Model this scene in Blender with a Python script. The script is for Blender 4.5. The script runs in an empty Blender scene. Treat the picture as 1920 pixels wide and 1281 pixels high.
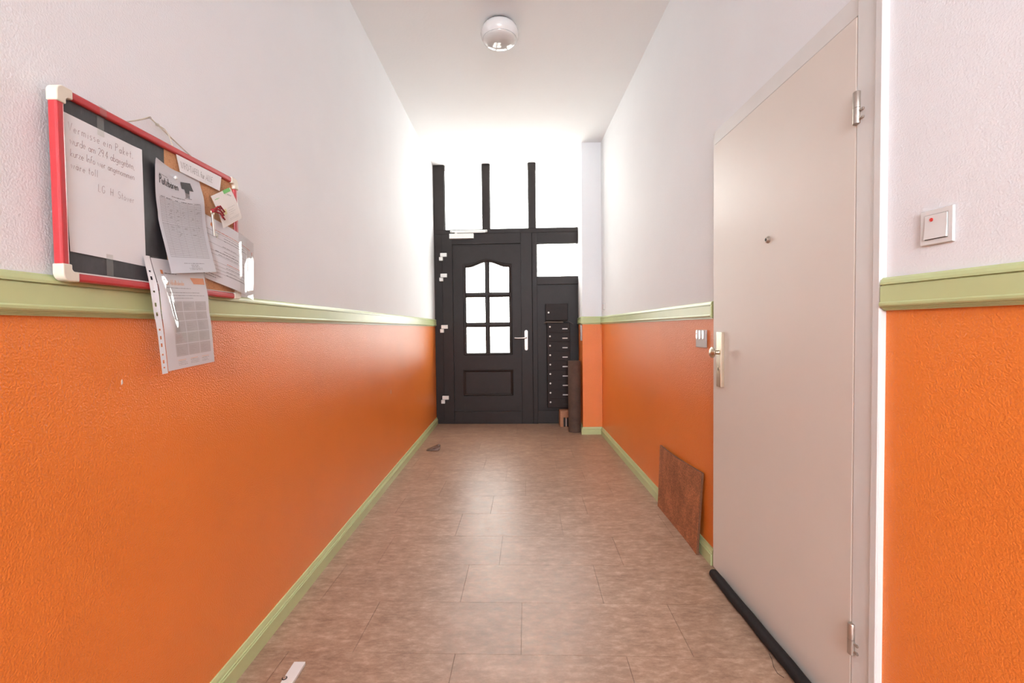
import bpy, bmesh, math, random
from mathutils import Vector, Matrix
random.seed(7)
sc = bpy.context.scene
C = sc.collection
PI = math.pi

# ------------------------------------------------------------------ camera
EYE = Vector((0, 0, 1.149))
fwd = Vector((-0.0014911, 0.9995871, -0.0286955)).normalized()
right = Vector((0.9999373, 0.0011719, -0.0111375)); right = (right - fwd*right.dot(fwd)).normalized()
up = right.cross(fwd)
cd = bpy.data.cameras.new('camera'); cam = bpy.data.objects.new('camera', cd); C.objects.link(cam)
m = Matrix((( right.x, up.x, -fwd.x, EYE.x), (right.y, up.y, -fwd.y, EYE.y), (right.z, up.z, -fwd.z, EYE.z), (0, 0, 0, 1)))
cam.matrix_world = m
cd.sensor_width = 36; cd.lens = 853/1920*36; cd.clip_start = .02; cd.clip_end = 200
sc.camera = cam

# ------------------------------------------------------------------ light
w = bpy.data.worlds.new('world'); sc.world = w; w.use_nodes = True
bg = w.node_tree.nodes['Background']
bg.inputs['Color'].default_value = (1.0, .985, .955, 1); bg.inputs['Strength'].default_value = 13.0

def area(name, loc, rot, sx, sy, power, color, portal=False):
    l = bpy.data.lights.new(name, 'AREA'); l.shape = 'RECTANGLE'; l.size = sx; l.size_y = sy; l.energy = power; l.color = color
    if portal: l.cycles.is_portal = True
    o = bpy.data.objects.new(name, l); C.objects.link(o); o.location = loc; o.rotation_euler = rot
    return o
area('daylight_portal', (-.05, 5.62, 1.9), (-PI/2, 0, 0), 1.9, 2.5, 1, (1, 1, 1), True)
# fill lights added out of view behind the camera, standing in for stairwell daylight
area('rear_fill_high', (.1, -4.9, 2.5), (PI/2+.22, 0, 0), 1.7, 1.0, 265, (.86, .93, 1.0))
area('rear_fill_top', (.1, -2.4, 2.98), (0, 0, 0), .5, .5, 26, (.93, .96, 1.0))

vs = sc.view_settings
vs.view_transform = 'Standard'; vs.look = 'None'; vs.exposure = 0.22; vs.gamma = 1.0; vs.use_curve_mapping = False

# ------------------------------------------------------------------ materials
def lin(r, g, b):
    f = lambda c: (c/255/12.92) if c/255 <= .04045 else ((c/255+.055)/1.055)**2.4
    return (f(r), f(g), f(b), 1)
def new(name):
    mt = bpy.data.materials.new(name); mt.use_nodes = True
    nt = mt.node_tree; return mt, nt, nt.nodes['Principled BSDF']
def noise(nt, scale, detail=4, rough=.6, sc3=(1, 1, 1), loc=(0, 0, 0), coord='Object'):
    tc = nt.nodes.new('ShaderNodeTexCoord'); mp = nt.nodes.new('ShaderNodeMapping'); n = nt.nodes.new('ShaderNodeTexNoise')
    mp.inputs['Scale'].default_value = sc3; mp.inputs['Location'].default_value = loc
    nt.links.new(tc.outputs[coord], mp.inputs[0]); nt.links.new(mp.outputs[0], n.inputs['Vector'])
    n.inputs['Scale'].default_value = scale; n.inputs['Detail'].default_value = detail; n.inputs['Roughness'].default_value = rough
    return n
def ramp(nt, src, stops):
    r = nt.nodes.new('ShaderNodeValToRGB'); nt.links.new(src, r.inputs[0])
    e = r.color_ramp.elements
    while len(e) < len(stops): e.new(.5)
    for k, (p, c) in enumerate(stops): e[k].position = p; e[k].color = c
    return r
def bump(nt, b, src, strength, dist):
    n = nt.nodes.new('ShaderNodeBump'); n.inputs['Strength'].default_value = strength; n.inputs['Distance'].default_value = dist
    nt.links.new(src, n.inputs['Height']); nt.links.new(n.outputs[0], b.inputs['Normal']); return n
def plain(name, col, rough=.5, metal=0., var=.06, scale=30, bmp=0., bdist=.001, spec=.5, coat=0.):
    mt, nt, b = new(name)
    n = noise(nt, scale)
    lo = tuple(c*(1-var) for c in col[:3])+(1,); hi = tuple(min(1, c*(1+var)) for c in col[:3])+(1,)
    r = ramp(nt, n.outputs['Fac'], [(.3, lo), (.7, hi)]); nt.links.new(r.outputs[0], b.inputs['Base Color'])
    b.inputs['Roughness'].default_value = rough; b.inputs['Metallic'].default_value = metal
    b.inputs['Specular IOR Level'].default_value = spec
    if coat: b.inputs['Coat Weight'].default_value = coat; b.inputs['Coat Roughness'].default_value = .12
    if bmp: bump(nt, b, n.outputs['Fac'], bmp, bdist)
    return mt
def wallpaint(name, col, rough, grain, dist, var=.03, spec=.5):
    mt, nt, b = new(name)
    a = noise(nt, 2.2, 5, .6); r = ramp(nt, a.outputs['Fac'], [(.3, tuple(c*(1-var) for c in col[:3])+(1,)), (.7, tuple(min(1, c*(1+var)) for c in col[:3])+(1,))])
    nt.links.new(r.outputs[0], b.inputs['Base Color'])
    g = noise(nt, grain, 2.0, .5); bump(nt, b, g.outputs['Fac'], .9, dist)
    b.inputs['Roughness'].default_value = rough; b.inputs['Specular IOR Level'].default_value = spec
    return mt
M = {}
M['white_wall'] = wallpaint('white_wall_paint', (.81, .815, .83, 1), .75, 230, .0011, .015, .3)
M['orange_wall'] = wallpaint('orange_gloss_paint', (.79, .208, .031, 1), .28, 230, .0024, .04, .5)
M['ceiling'] = wallpaint('ceiling_paint', (.87, .875, .885, 1), .85, 60, .0006, .01, .2)
M['green'] = plain('green_lacquer', (.51, .57, .285, 1), .33, var=.04, scale=6, bmp=.12, bdist=.001)
M['dark'] = plain('dark_brown_door', (.020, .0135, .0115, 1), .48, var=.12, scale=12, bmp=.05, bdist=.0006, spec=.28)
M['leaf'] = plain('cream_door_lacquer', (.73, .665, .60, 1), .42, var=.012, scale=4, bmp=.03, bdist=.0008)
M['frame_white'] = plain('white_frame_paint', (.73, .72, .70, 1), .4, var=.02, scale=9, bmp=.08, bdist=.001)
M['steel'] = plain('brushed_steel', (.50, .45, .41, 1), .3, 1., .05, 60)
M['champagne'] = plain('champagne_anodised', (.66, .60, .47, 1), .33, 1., .03, 60)
M['nickel'] = plain('dull_nickel', (.46, .41, .36, 1), .38, .85, .05, 60)
M['hinge_white'] = plain('silver_hinge_cover', (.72, .70, .66, 1), .4, .25, .03, 30)
M['plastic'] = plain('white_plastic', (.72, .71, .69, 1), .16, var=.01, scale=9, coat=.15)
M['matt_plastic'] = plain('matt_light_plastic', (.50, .47, .45, 1), .5, var=.02)
M['grey_plastic'] = plain('grey_plastic', (.42, .40, .38, 1), .3, var=.02)
M['red_dot'] = plain('red_plastic', (.62, .03, .02, 1), .25)
M['red'] = plain('red_plastic_frame', (.50, .036, .042, 1), .28, var=.05, coat=.3)
M['cream'] = plain('cream_plastic_corner', (.70, .65, .54, 1), .35, var=.04)
M['gap'] = plain('dark_gap', (.02, .018, .016, 1), .8)
M['rubber'] = plain('black_foam', (.013, .0095, .009, 1), .75, var=.2, scale=90, bmp=.3, bdist=.0008, spec=.25)
M['mailbox'] = plain('brown_mailbox_metal', (.019, .0115, .0095, 1), .55, .0, .1, 30, spec=.25)
M['card'] = plain('cardboard', (.42, .19, .10, 1), .8, var=.08, scale=40)
M['paper'] = plain('white_paper', (.755, .76, .775, 1), .6, var=.008, scale=12)
M['paper_grey'] = plain('thin_grey_paper', (.56, .565, .60, 1), .6, var=.02, scale=14)
M['paper_cream'] = plain('cream_paper', (.72, .68, .63, 1), .6, var=.02, scale=20)
M['ink'] = plain('black_ink', (.04, .037, .04, 1), .6)
M['ink_small'] = plain('small_black_print', (.16, .155, .16, 1), .6)
M['ink_grey'] = plain('grey_ink', (.20, .19, .19, 1), .6)
M['ink_hand'] = plain('faint_brown_pen', (.34, .24, .25, 1), .6)
M['ink_red'] = plain('red_ink', (.62, .13, .07, 1), .6)
M['ink_orange'] = plain('orange_ink', (.78, .30, .12, 1), .6)
M['ink_peach'] = plain('peach_ink', (.80, .52, .38, 1), .6)
M['cell'] = plain('grey_print_cell', (.55, .535, .53, 1), .6, var=.03)
M['ink_green'] = plain('green_ink', (.16, .50, .13, 1), .5)
M['ink_yellow'] = plain('yellow_ink', (.66, .60, .28, 1), .5)
M['string'] = plain('jute_string', (.52, .47, .38, 1), .9, var=.1, scale=300)
M['cord'] = plain('dark_red_cord', (.28, .012, .016, 1), .7, var=.2, scale=200)
M['brown'] = plain('dark_brown_wood', (.13, .070, .045, 1), .5, var=.2, scale=60)
M['taupe'] = plain('worn_brown_wood', (.30, .20, .16, 1), .5, var=.1, scale=60)
M['pavement'] = plain('pale_pavement', (.62, .60, .57, 1), .9, var=.05, scale=3)
M['leaflet'] = plain('tan_leaflet', (.30, .22, .16, 1), .5, var=.15, scale=50)
M['porcelain'] = plain('opal_glass', (.78, .76, .745, 1), .12, var=.005, coat=.4)
M['lens'] = plain('glossy_lens_glass', (.66, .64, .62, 1), .05, var=.005, coat=1.)

mt, nt, b = new('cork'); n = noise(nt, 260, 3, .8); n2 = noise(nt, 18, 3)
r = ramp(nt, n.outputs['Fac'], [(.30, (.20, .085, .04, 1)), (.42, (.56, .285, .135, 1)), (.8, (.66, .36, .18, 1))])
nt.links.new(r.outputs[0], b.inputs['Base Color']); b.inputs['Roughness'].default_value = .8; bump(nt, b, n.outputs['Fac'], .4, .0006); M['cork'] = mt

mt, nt, b = new('chalkboard'); n = noise(nt, 9, 6, .7, (1, 1, .5)); r = ramp(nt, n.outputs['Fac'], [(.40, (.022, .022, .026, 1)), (.62, (.05, .05, .055, 1)), (.85, (.22, .22, .23, 1))])
nt.links.new(r.outputs[0], b.inputs['Base Color']); b.inputs['Roughness'].default_value = .45; M['chalkboard'] = mt

# floor tile: mottled pinkish-brown vinyl stone, faint horizontal streaks
mt, nt, b = new('vinyl_stone_tile')
a = noise(nt, 5.5, 8, .68, (1, 1.9, 1)); s = noise(nt, 24, 8, .78, (.75, 1.7, 1)); d = noise(nt, 180, 2, .6)
r1 = ramp(nt, a.outputs['Fac'], [(.28, lin(118, 87, 66)), (.50, lin(158, 125, 102)), (.74, lin(192, 163, 140))])
r2 = ramp(nt, s.outputs['Fac'], [(.30, lin(102, 72, 52)), (.5, lin(158, 125, 102)), (.70, lin(208, 180, 158))])
mx = nt.nodes.new('ShaderNodeMixRGB'); mx.inputs[0].default_value = .6
nt.links.new(r1.outputs[0], mx.inputs[1]); nt.links.new(r2.outputs[0], mx.inputs[2])
oi = nt.nodes.new('ShaderNodeObjectInfo'); mr = nt.nodes.new('ShaderNodeMapRange'); mr.inputs['To Min'].default_value = .95; mr.inputs['To Max'].default_value = 1.05
nt.links.new(oi.outputs['Random'], mr.inputs['Value'])
mu = nt.nodes.new('ShaderNodeMixRGB'); mu.blend_type = 'MULTIPLY'; mu.inputs[0].default_value = 1
nt.links.new(mx.outputs[0], mu.inputs[1]); nt.links.new(mr.outputs[0], mu.inputs[2]); nt.links.new(mu.outputs[0], b.inputs['Base Color'])
rr = nt.nodes.new('ShaderNodeMapRange'); rr.inputs['From Min'].default_value = .35; rr.inputs['From Max'].default_value = .7; rr.inputs['To Min'].default_value = .30; rr.inputs['To Max'].default_value = .50
nt.links.new(s.outputs['Fac'], rr.inputs['Value']); nt.links.new(rr.outputs[0], b.inputs['Roughness'])
bump(nt, b, s.outputs['Fac'], .12, .0012); M['tile'] = mt
M['joint'] = plain('tile_joint', (.15, .095, .07, 1), .8)

# coir mat weave: staggered loops, built on the y-z plane
def weave(name, lo, hi):
    mt, nt, b = new(name)
    tc = nt.nodes.new('ShaderNodeTexCoord'); sp = nt.nodes.new('ShaderNodeSeparateXYZ'); cb = nt.nodes.new('ShaderNodeCombineXYZ')
    nt.links.new(tc.outputs['Object'], sp.inputs[0]); nt.links.new(sp.outputs['Y'], cb.inputs['X']); nt.links.new(sp.outputs['Z'], cb.inputs['Y'])
    br = nt.nodes.new('ShaderNodeTexBrick'); nt.links.new(cb.outputs[0], br.inputs['Vector'])
    br.inputs['Scale'].default_value = 1; br.inputs['Brick Width'].default_value = .0115; br.inputs['Row Height'].default_value = .0068
    br.inputs['Mortar Size'].default_value = .0011; br.inputs['Mortar Smooth'].default_value = .6; br.inputs['Bias'].default_value = 0
    br.inputs['Color1'].default_value = hi; br.inputs['Color2'].default_value = tuple(c*.62 for c in hi[:3])+(1,); br.inputs['Mortar'].default_value = lo
    n = noise(nt, 10, 6, .7, (1, 1, .6))
    r2 = ramp(nt, n.outputs['Fac'], [(.3, (.60, .55, .50, 1)), (.7, (1.25, 1.2, 1.15, 1))])
    mu = nt.nodes.new('ShaderNodeMixRGB'); mu.blend_type = 'MULTIPLY'; mu.inputs[0].default_value = 1
    nt.links.new(br.outputs['Color'], mu.inputs[1]); nt.links.new(r2.outputs[0], mu.inputs[2]); nt.links.new(mu.outputs[0], b.inputs['Base Color'])
    b.inputs['Roughness'].default_value = .9
    bp = bump(nt, b, br.outputs['Fac'], .9, .002); bp.invert = True
    return mt
M['coir'] = weave('coir_weave', (.10, .03, .010, 1), (.66, .235, .085, 1))
M['coir_edge'] = plain('coir_edge', (.15, .055, .022, 1), .9, var=.25, scale=150, bmp=.4, bdist=.001)
M['roll'] = plain('brown_rolled_mat', (.085, .050, .035, 1), .75, var=.3, scale=9, bmp=.3, bdist=.002)

def clear(name, tint, gloss, rough, base=.04):
    mt = bpy.data.materials.new(name); mt.use_nodes = True; nt = mt.node_tree; nt.nodes.clear()
    o = nt.nodes.new('ShaderNodeOutputMaterial'); t = nt.nodes.new('ShaderNodeBsdfTransparent'); g = nt.nodes.new('ShaderNodeBsdfGlossy'); mxs = nt.nodes.new('ShaderNodeMixShader')
    lw = nt.nodes.new('ShaderNodeLayerWeight'); lw.inputs['Blend'].default_value = .5
    pw = nt.nodes.new('ShaderNodeMath'); pw.operation = 'POWER'; pw.inputs[1].default_value = 5; nt.links.new(lw.outputs['Facing'], pw.inputs[0])
    f = nt.nodes.new('ShaderNodeMath'); f.operation = 'MULTIPLY_ADD'; f.inputs[1].default_value = 1-2*base; f.inputs[2].default_value = base*gloss; nt.links.new(pw.outputs[0], f.inputs[0])
    t.inputs[0].default_value = tint; g.inputs['Roughness'].default_value = rough
    nt.links.new(f.outputs[0], mxs.inputs[0]); nt.links.new(t.outputs[0], mxs.inputs[1]); nt.links.new(g.outputs[0], mxs.inputs[2]); nt.links.new(mxs.outputs[0], o.inputs[0])
    return mt
M['glass'] = clear('window_glass', (.97, .98, .97, 1), 1.3, .01)
M['film'] = clear('clear_plastic_film', (.96, .96, .965, 1), 1.5, .05)
M['tape'] = clear('clear_sticky_tape', (.93, .93, .90, 1), 1.0, .35, .14)

# ------------------------------------------------------------------ mesh helpers
class MB:
    def __init__(s): s.v = []; s.f = []; s.mi = []
    def add(s, vs_, fs, mi=0):
        o = len(s.v); s.v += [tuple(p) for p in vs_]; s.f += [tuple(i+o for i in f) for f in fs]; s.mi += [mi]*len(fs); return s
    def box(s, x0, x1, y0, y1, z0, z1, mi=0):
        return s.add([(x, y, z) for x in (x0, x1) for y in (y0, y1) for z in (z0, z1)],
                     [(0, 1, 3, 2), (4, 6, 7, 5), (0, 4, 5, 1), (2, 3, 7, 6), (0, 2, 6, 4), (1, 5, 7, 3)], mi)
    def prism(s, poly, a0, a1, axis, mi=0):
        # poly: 2-D points; axis 0: (a, p, q); axis 1: (p, a, q); axis 2: (p, q, a)
        mk = {0: lambda p, a: (a, p[0], p[1]), 1: lambda p, a: (p[0], a, p[1]), 2: lambda p, a: (p[0], p[1], a)}[axis]
        n = len(poly)
        return s.add([mk(p, a0) for p in poly]+[mk(p, a1) for p in poly],
                     [tuple(range(n))[::-1], tuple(range(n, 2*n))]+[(i, (i+1) % n, n+(i+1) % n, n+i) for i in range(n)], mi)
    def rings(s, rs, closed=True, caps=True, mi=0):
        n = len(rs[0]); o = [p for r in rs for p in r]; fs = []
        for k in range(len(rs)-1):
            for i in range(n if closed else n-1):
                j = (i+1) % n; fs.append((k*n+i, k*n+j, (k+1)*n+j, (k+1)*n+i))
        if caps and closed: fs += [tuple(range(n))[::-1], tuple(range((len(rs)-1)*n, len(rs)*n))]
        return s.add(o, fs, mi)
    def lathe(s, prof, c, axis=(0, 0, 1), n=32, caps=True, mi=0):
        ax = Vector(axis).normalized(); t = Vector((1, 0, 0)) if abs(ax.x) < .9 else Vector((0, 1, 0))
        u = ax.cross(t).normalized(); v = ax.cross(u); c = Vector(c)
        return s.rings([[c+ax*h+(u*math.cos(a)+v*math.sin(a))*max(r_, 1e-5) for a in [2*PI*k/n for k in range(n)]] for r_, h in prof], True, caps, mi)
    def tube(s, pts, r_, n=8, mi=0):
        pts = [Vector(p) for p in pts]; rs = []; prev = None
        for i, p in enumerate(pts):
            d = (pts[min(i+1, len(pts)-1)]-pts[max(i-1, 0)]).normalized()
            if prev is None:
                t = Vector((0, 0, 1)) if abs(d.z) < .9 else Vector((1, 0, 0)); u = d.cross(t).normalized()
            else: u = (prev-d*prev.dot(d)).normalized()
            prev = u; v = d.cross(u); rad = r_[i] if isinstance(r_, (list, tuple)) else r_
            rs.append([p+(u*math.cos(2*PI*k/n)+v*math.sin(2*PI*k/n))*rad for k in range(n)])
        return s.rings(rs, True, True, mi)
    def build(s, name, mats, parent=None, smooth=False, bevel=0., world=True, seg=2):
        me = bpy.data.meshes.new(name); vs_ = s.v
        if parent is not None and world:
            inv = FR[parent.name].inverted(); vs_ = [tuple(inv @ Vector(p)) for p in vs_]
        me.from_pydata(vs_, [], s.f)
        if not isinstance(mats, (list, tuple)): mats = [mats]
        for k in mats: me.materials.append(M[k])
        for p, i in zip(me.polygons, s.mi): p.material_index = i
        bm = bmesh.new(); bm.from_mesh(me); bmesh.ops.recalc_face_normals(bm, faces=bm.faces); bm.to_mesh(me); bm.free()
        if smooth:
            for p in me.polygons: p.use_smooth = True
            try: me.set_sharp_from_angle(angle=math.radians(38))
            except Exception: pass
        o = bpy.data.objects.new(name, me); C.objects.link(o)
        if parent is not None: o.parent = parent; FR[o.name] = FR[parent.name].copy()
        else: FR[o.name] = Matrix.Identity(4)
        if bevel:
            bv = o.modifiers.new('bevel', 'BEVEL'); bv.width = bevel; bv.segments = seg; bv.limit_method = 'ANGLE'; bv.angle_limit = math.radians(40)
        return o
FR = {}
def tag(o, label=None, cat=None, group=None, kind=None):
    if label: o['label'] = label
    if cat: o['category'] = cat
    if group: o['group'] = group
    if kind: o['kind'] = kind
    return o
def thing(name, label, cat, loc=(0, 0, 0), rotz=0., group=None, kind=None):
    o = bpy.data.objects.new(name, None); C.objects.link(o); o.location = loc; o.rotation_euler = (0, 0, rotz); o.empty_display_size = .05
    FR[o.name] = Matrix.Translation(Vector(loc)) @ Matrix.Rotation(rotz, 4, 'Z')
    return tag(o, label, cat, group, kind)
def copy_tree(o, parent=None):
    c = o.copy(); C.objects.link(c); FR[c.name] = FR[o.name].copy()
    if parent: c.parent = parent
    for ch in [x for x in bpy.data.objects if x.parent == o]: copy_tree(ch, c)
    return c

# ------------------------------------------------------------------ room shell
XL, XR = -.935, .955
YB = -5.2
def ZC(y): return 3.055 + .0105*y
ZS = 1.226                                           # colour change behind the dado rail
def wallseg(mb, p, q, out, thick=.12):
    """vertical wall from plan point p to q, room on the side away from `out`; orange below, white above"""
    p, q = Vector(p), Vector(q); n = Vector(out).normalized()*thick
    for z0, z1a, z1b, mi in ((0, ZS, ZS, 1), (ZS, ZC(p.y)+.12, ZC(q.y)+.12, 0)):
        mb.add([(p.x, p.y, z0), (q.x, q.y, z0), (q.x+n.x, q.y+n.y, z0), (p.x+n.x, p.y+n.y, z0),
                (p.x, p.y, z1a), (q.x, q.y, z1b), (q.x+n.x, q.y+n.y, z1b), (p.x+n.x, p.y+n.y, z1a)],
               [(0, 3, 2, 1), (4, 5, 6, 7), (0, 1, 5, 4), (1, 2, 6, 5), (2, 3, 7, 6), (3, 0, 4, 7)], mi)
def struct(mb, name, mats, label=None, **k):
    o = mb.build(name, mats, **k); tag(o, label, None, None, 'structure'); return o
wm = ['white_wall', 'orange_wall']
mb = MB(); wallseg(mb, (XL, YB), (XL, 5.72), (-1, 0)); struct(mb, 'wall_left', wm)
mb = MB(); wallseg(mb, (XR, 1.165), (XR, 4.99), (1, 0)); struct(mb, 'wall_right', wm)
mb = MB(); wallseg(mb, (1.115, 0), (XR, 1.165), (1, .14)); wallseg(mb, (1.115, YB), (1.115, 0), (1, 0)); struct(mb, 'wall_near_right', wm)
# pilaster beside the entrance, its inner side splayed towards the door frame
mb = MB()
for z0, z1, mi in ((0, ZS, 1), (ZS, 3.2, 0)):
    mb.prism([(.748, 4.872), (1.075, 4.872), (1.075, 5.72), (.80, 5.72), (.787, 5.424)], z0, z1, 2, mi)
struct(mb, 'wall_pilaster', wm)
mb = MB(); wallseg(mb, (XL-.1, YB), (1.2, YB), (0, -1)); struct(mb, 'wall_back', wm)
mb = MB(); mb.add([(XL-.12, YB-.12, ZC(YB)), (1.25, YB-.12, ZC(YB)), (1.25, 5.72, ZC(5.72)), (XL-.12, 5.72, ZC(5.72)),
                   (XL-.12, YB-.12, 3.3), (1.25, YB-.12, 3.3), (1.25, 5.72, 3.3), (XL-.12, 5.72, 3.3)],
                  [(0, 3, 2, 1), (4, 5, 6, 7), (0, 1, 5, 4), (1, 2, 6, 5), (2, 3, 7, 6), (3, 0, 4, 7)])
struct(mb, 'ceiling', 'ceiling')
mb = MB(); mb.box(XL-.12, 1.25, YB-.12, 5.72, -.10, -.0035)
floor = struct(mb, 'floor', 'joint')
# floor tiles 597 x 304 mm laid slightly skew, running bond with wandering joints
TS = .034
joints = {0: .38, 1: .022, 2: .372, 3: .528, 4: .273, 5: .455, 6: .081, 7: .54, 8: .353, 9: .535, 10: .27, 11: .455}
for k in range(-21, 14):
    y0 = 1.57 + .304*(k-1); y1 = y0 + .304; j = joints.get(k, random.random()*.6)
    xl = XL+.002
    for q in range(-4, 5):
        a = j + .6*q; b_ = a + .6
        xr = (1.113 if y1 < 0 else 1.113-.137*max(0, y1)) if y1 < 1.2 else .953
        a_, b2 = max(a, xl), min(b_, xr)
        if b2-a_ < .01: continue
        g = .0007
        def pt(x, y): return (x + TS*(y-y0-.15)*.9, min(y - TS*x, 5.70))
        c4 = [pt(a_+g, y0+g), pt(b2-g, y0+g), pt(b2-g, y1-g), pt(a_+g, y1-g)]
        c4 = [(min(max(x, xl), xr+.001), y) for x, y in c4]
        tm = MB(); tm.prism(c4, -.0035, 0, 2); tm.build('floor_tile', 'tile', floor)

# ------------------------------------------------------------------ dado rails and baseboards (swept mouldings)
def sweep(mb, path, prof, side):
    """path: plan points; prof: (out from wall, z); side +1 = room to the right of the walking direction"""
    P = [Vector(p) for p in path]; rs = []
    for i, p in enumerate(P):
        ns = []
        for a, b2 in ((i-1, i), (i, i+1)):
            if 0 <= a and b2 < len(P):
                d = (P[b2]-P[a]).normalized(); ns.append(Vector((d.y, -d.x))*side)
        if len(ns) == 2:
            n = (ns[0]+ns[1]).normalized(); n = n/max(.3, n.dot(ns[0]))
        else: n = ns[0]
        rs.append([(p.x+n.x*o, p.y+n.y*o, z) for o, z in prof])
    return mb.rings(rs, True, True)
railp = [(-.002, 1.184), (.006, 1.184), (.006, 1.1865), (.009, 1.187), (.009, 1.1895), (.0125, 1.190), (.0125, 1.1925), (.017, 1.1935), (.0195, 1.197), (.0200, 1.202),
         (.0185, 1.2045), (.0165, 1.2055), (.0165, 1.2455), (.0118, 1.2460), (.0118, 1.2484), (.0170, 1.2490), (.0165, 1.2545), (.0130, 1.262), (.0085, 1.267), (-.002, 1.268)]
basep = [(-.002, 0), (.0165, 0), (.0165, .050), (.0180, .0515), (.0180, .0530), (.0125, .0540), (.0125, .0560), (.0145, .0575), (.0145, .0600), (.0100, .0608), (.0100, .0630), (.0105, .0630), (.0095, .069), (.0065, .076), (.0055, .0795), (-.002, .080)]
Lp = [(XL, YB), (XL, 5.499)]
Rp = [(.787, 5.410), (.748, 4.872), (XR, 4.872), (XR, 2.158)]
Np = [(.9515, 1.163), (1.115, 0), (1.115, YB)]
struct(sweep(MB(), Lp, railp, 1), 'trim_1', 'green')
struct(sweep(MB(), Rp, railp, 1), 'trim_2', 'green')
struct(sweep(MB(), Np, railp, 1), 'trim_3', 'green')
struct(sweep(MB(), Lp, basep, 1), 'baseboard_left', 'green')
struct(sweep(MB(), [(.787, 5.412), (.748, 4.872), (XR, 4.872), (XR, 2.152)], basep, 1), 'baseboard_right', 'green')
struct(sweep(MB(), Np, basep, 1), 'baseboard_near_right', 'green')

# ------------------------------------------------------------------ entrance: frame, leaf, glazing (local x along the wall, y outwards)
TH = -math.atan(.045)
door = thing('door_1', None, None, (-.92, 5.50, 0), TH, kind='structure')
def U(x): return (x+.92)*1.001
def L(fn, name, mat, parent, **k):
    mb = MB(); fn(mb); return mb.build(name, mat, parent, world=False, **k)
def bar(name, x0, x1, z0, z1, d0=0., d1=.07, bev=.004, parent=door, mat='dark'):
    return L(lambda m_: m_.box(U(x0), U(x1), d0, d1, z0, z1), name, mat, parent, bevel=bev)
bar('frame_post', -.936, -.801, 2.338, 3.22); bar('frame_post', -.346, -.257, 2.338, 3.22); bar('frame_post', .205, .288, 2.338, 3.22)
bar('frame_post', -.936, -.8375, 0, 2.288); bar('frame_post', .2395, .299, 0, 2.288)
bar('frame_post', .7885, .86, 0, 3.22)
bar('transom', -.936, .80, 2.287, 2.3395); bar('transom', .297, .80, 2.157, 2.2885, .0005)
bar('cross_rail', .297, .80, 1.668, 1.761, .0005); bar('cross_rail', .297, .80, .002, .157, .0005)
bar('side_panel', .29, .80, .15, 1.68, .016, .05, .001)
bar('rebate_stop', -.85, -.822, 0, 2.288, .051, .07, 0); bar('rebate_stop', .222, .25, 0, 2.288, .051, .07, 0); bar('rebate_stop', -.83, .24, 2.27, 2.30, .051, .07, 0)
bar('threshold', -.936, .30, -.002, .0075, -.006, .09, .001)
# fixed panes, each with a slim glazing bead
def pane(x0, x1, z0, z1, parent=door, d=.03):
    L(lambda m_: m_.box(U(x0)-.004, U(x1)+.004, d, d+.006, z0-.004, z1+.004), 'pane', 'glass', parent)
for x0, x1, z0, z1 in ((-.801, -.346, 2.3385, 3.15), (-.257, .205, 2.3385, 3.15), (.288, .7885, 2.3385, 3.15), (.2995, .7885, 1.761, 2.157)):
    pane(x0, x1, z0, z1)
    def bead(m_):
        t = .007
        m_.box(U(x0), U(x1), .018, .03, z0, z0+t); m_.box(U(x0), U(x1), .018, .03, z1-t, z1)
        m_.box(U(x0), U(x0)+t, .018, .03, z0, z1); (x1 < .7) and m_.box(U(x1)-t, U(x1), .018, .03, z0, z1)
    L(bead, 'glazing_bead', 'dark', door)
# the leaf (child) with stiles, rails, inset panel, mouldings, muntins and panes as its sub-parts
ox0, ox1, oz0 = -.556, -.038, .858          # opening of the arched light
xc = (ox0+ox1)/2; hw = (ox1-ox0)/2
def arch(x, top=1.886, rise=.062):
    t = max(0, min(1, 1-abs(x-xc)/hw)); t = max(0, min(1, (t-.10)/.86)); return top + rise*t*t*(3-2*t)
leaf = L(lambda m_: (m_.box(U(-.8365), U(-.712), -.014, .05, .008, 2.2865), m_.box(U(.106), U(.2385), -.014, .05, .008, 2.2865),
                     m_.box(U(-.712), U(.106), -.014, .05, 2.160, 2.2865), m_.box(U(-.712), U(.106), -.014, .05, .008, .153)), 'door_leaf', 'dark', door, bevel=.003)
def inset(m_):
    d0, d1 = .006, .045; N = 36
    m_.box(U(-.712), U(ox0), d0, d1, .153, 2.160); m_.box(U(ox1), U(.106), d0, d1, .153, 2.160); m_.box(U(ox0), U(ox1), d0, d1, .153, oz0)
    xs = [ox0+(ox1-ox0)*i/N for i in range(N+1)]
    poly = [(U(x), arch(x)) for x in xs]
    for i in range(N):
        (a, za), (b2, zb) = poly[i], poly[i+1]
        m_.add([(a, d0, za), (b2, d0, zb), (b2, d0, 2.16), (a, d0, 2.16), (a, d1, za), (b2, d1, zb), (b2, d1, 2.16), (a, d1, 2.16)],
               [(0, 1, 2, 3), (4, 7, 6, 5), (0, 4, 5, 1)])
L(inset, 'leaf_panel', 'dark', leaf)
def ringmold(m_, pts_in, pts_out, h=.012, base=.006):
    # moulded ring between an inner and an outer loop: low outer edge, rounded crown, low inner edge
    n = len(pts_in); lay = [(0, .0), (.12, .7), (.35, 1.), (.6, .75), (.85, .35), (1., .1)]
    rs = []
    for t, hh in lay:
        rs.append([(o[0]+(i[0]-o[0])*t, base-h*hh, o[1]+(i[1]-o[1])*t) for i, o in zip(pts_in, pts_out)])
    for k in range(len(rs)-1):
        m_.add(rs[k]+rs[k+1], [(j, (j+1) % n, n+(j+1) % n, n+j) for j in range(n)])
def archloop(x0, x1, z0, zf, N=40):
    xs = [x0+(x1-x0)*i/N for i in range(N+1)]
    return [(U(x0), z0), (U(x1), z0)]+[(U(x), zf(xc+(x-xc)*hw/((x1-x0)/2))) for x in xs[::-1]]
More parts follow.
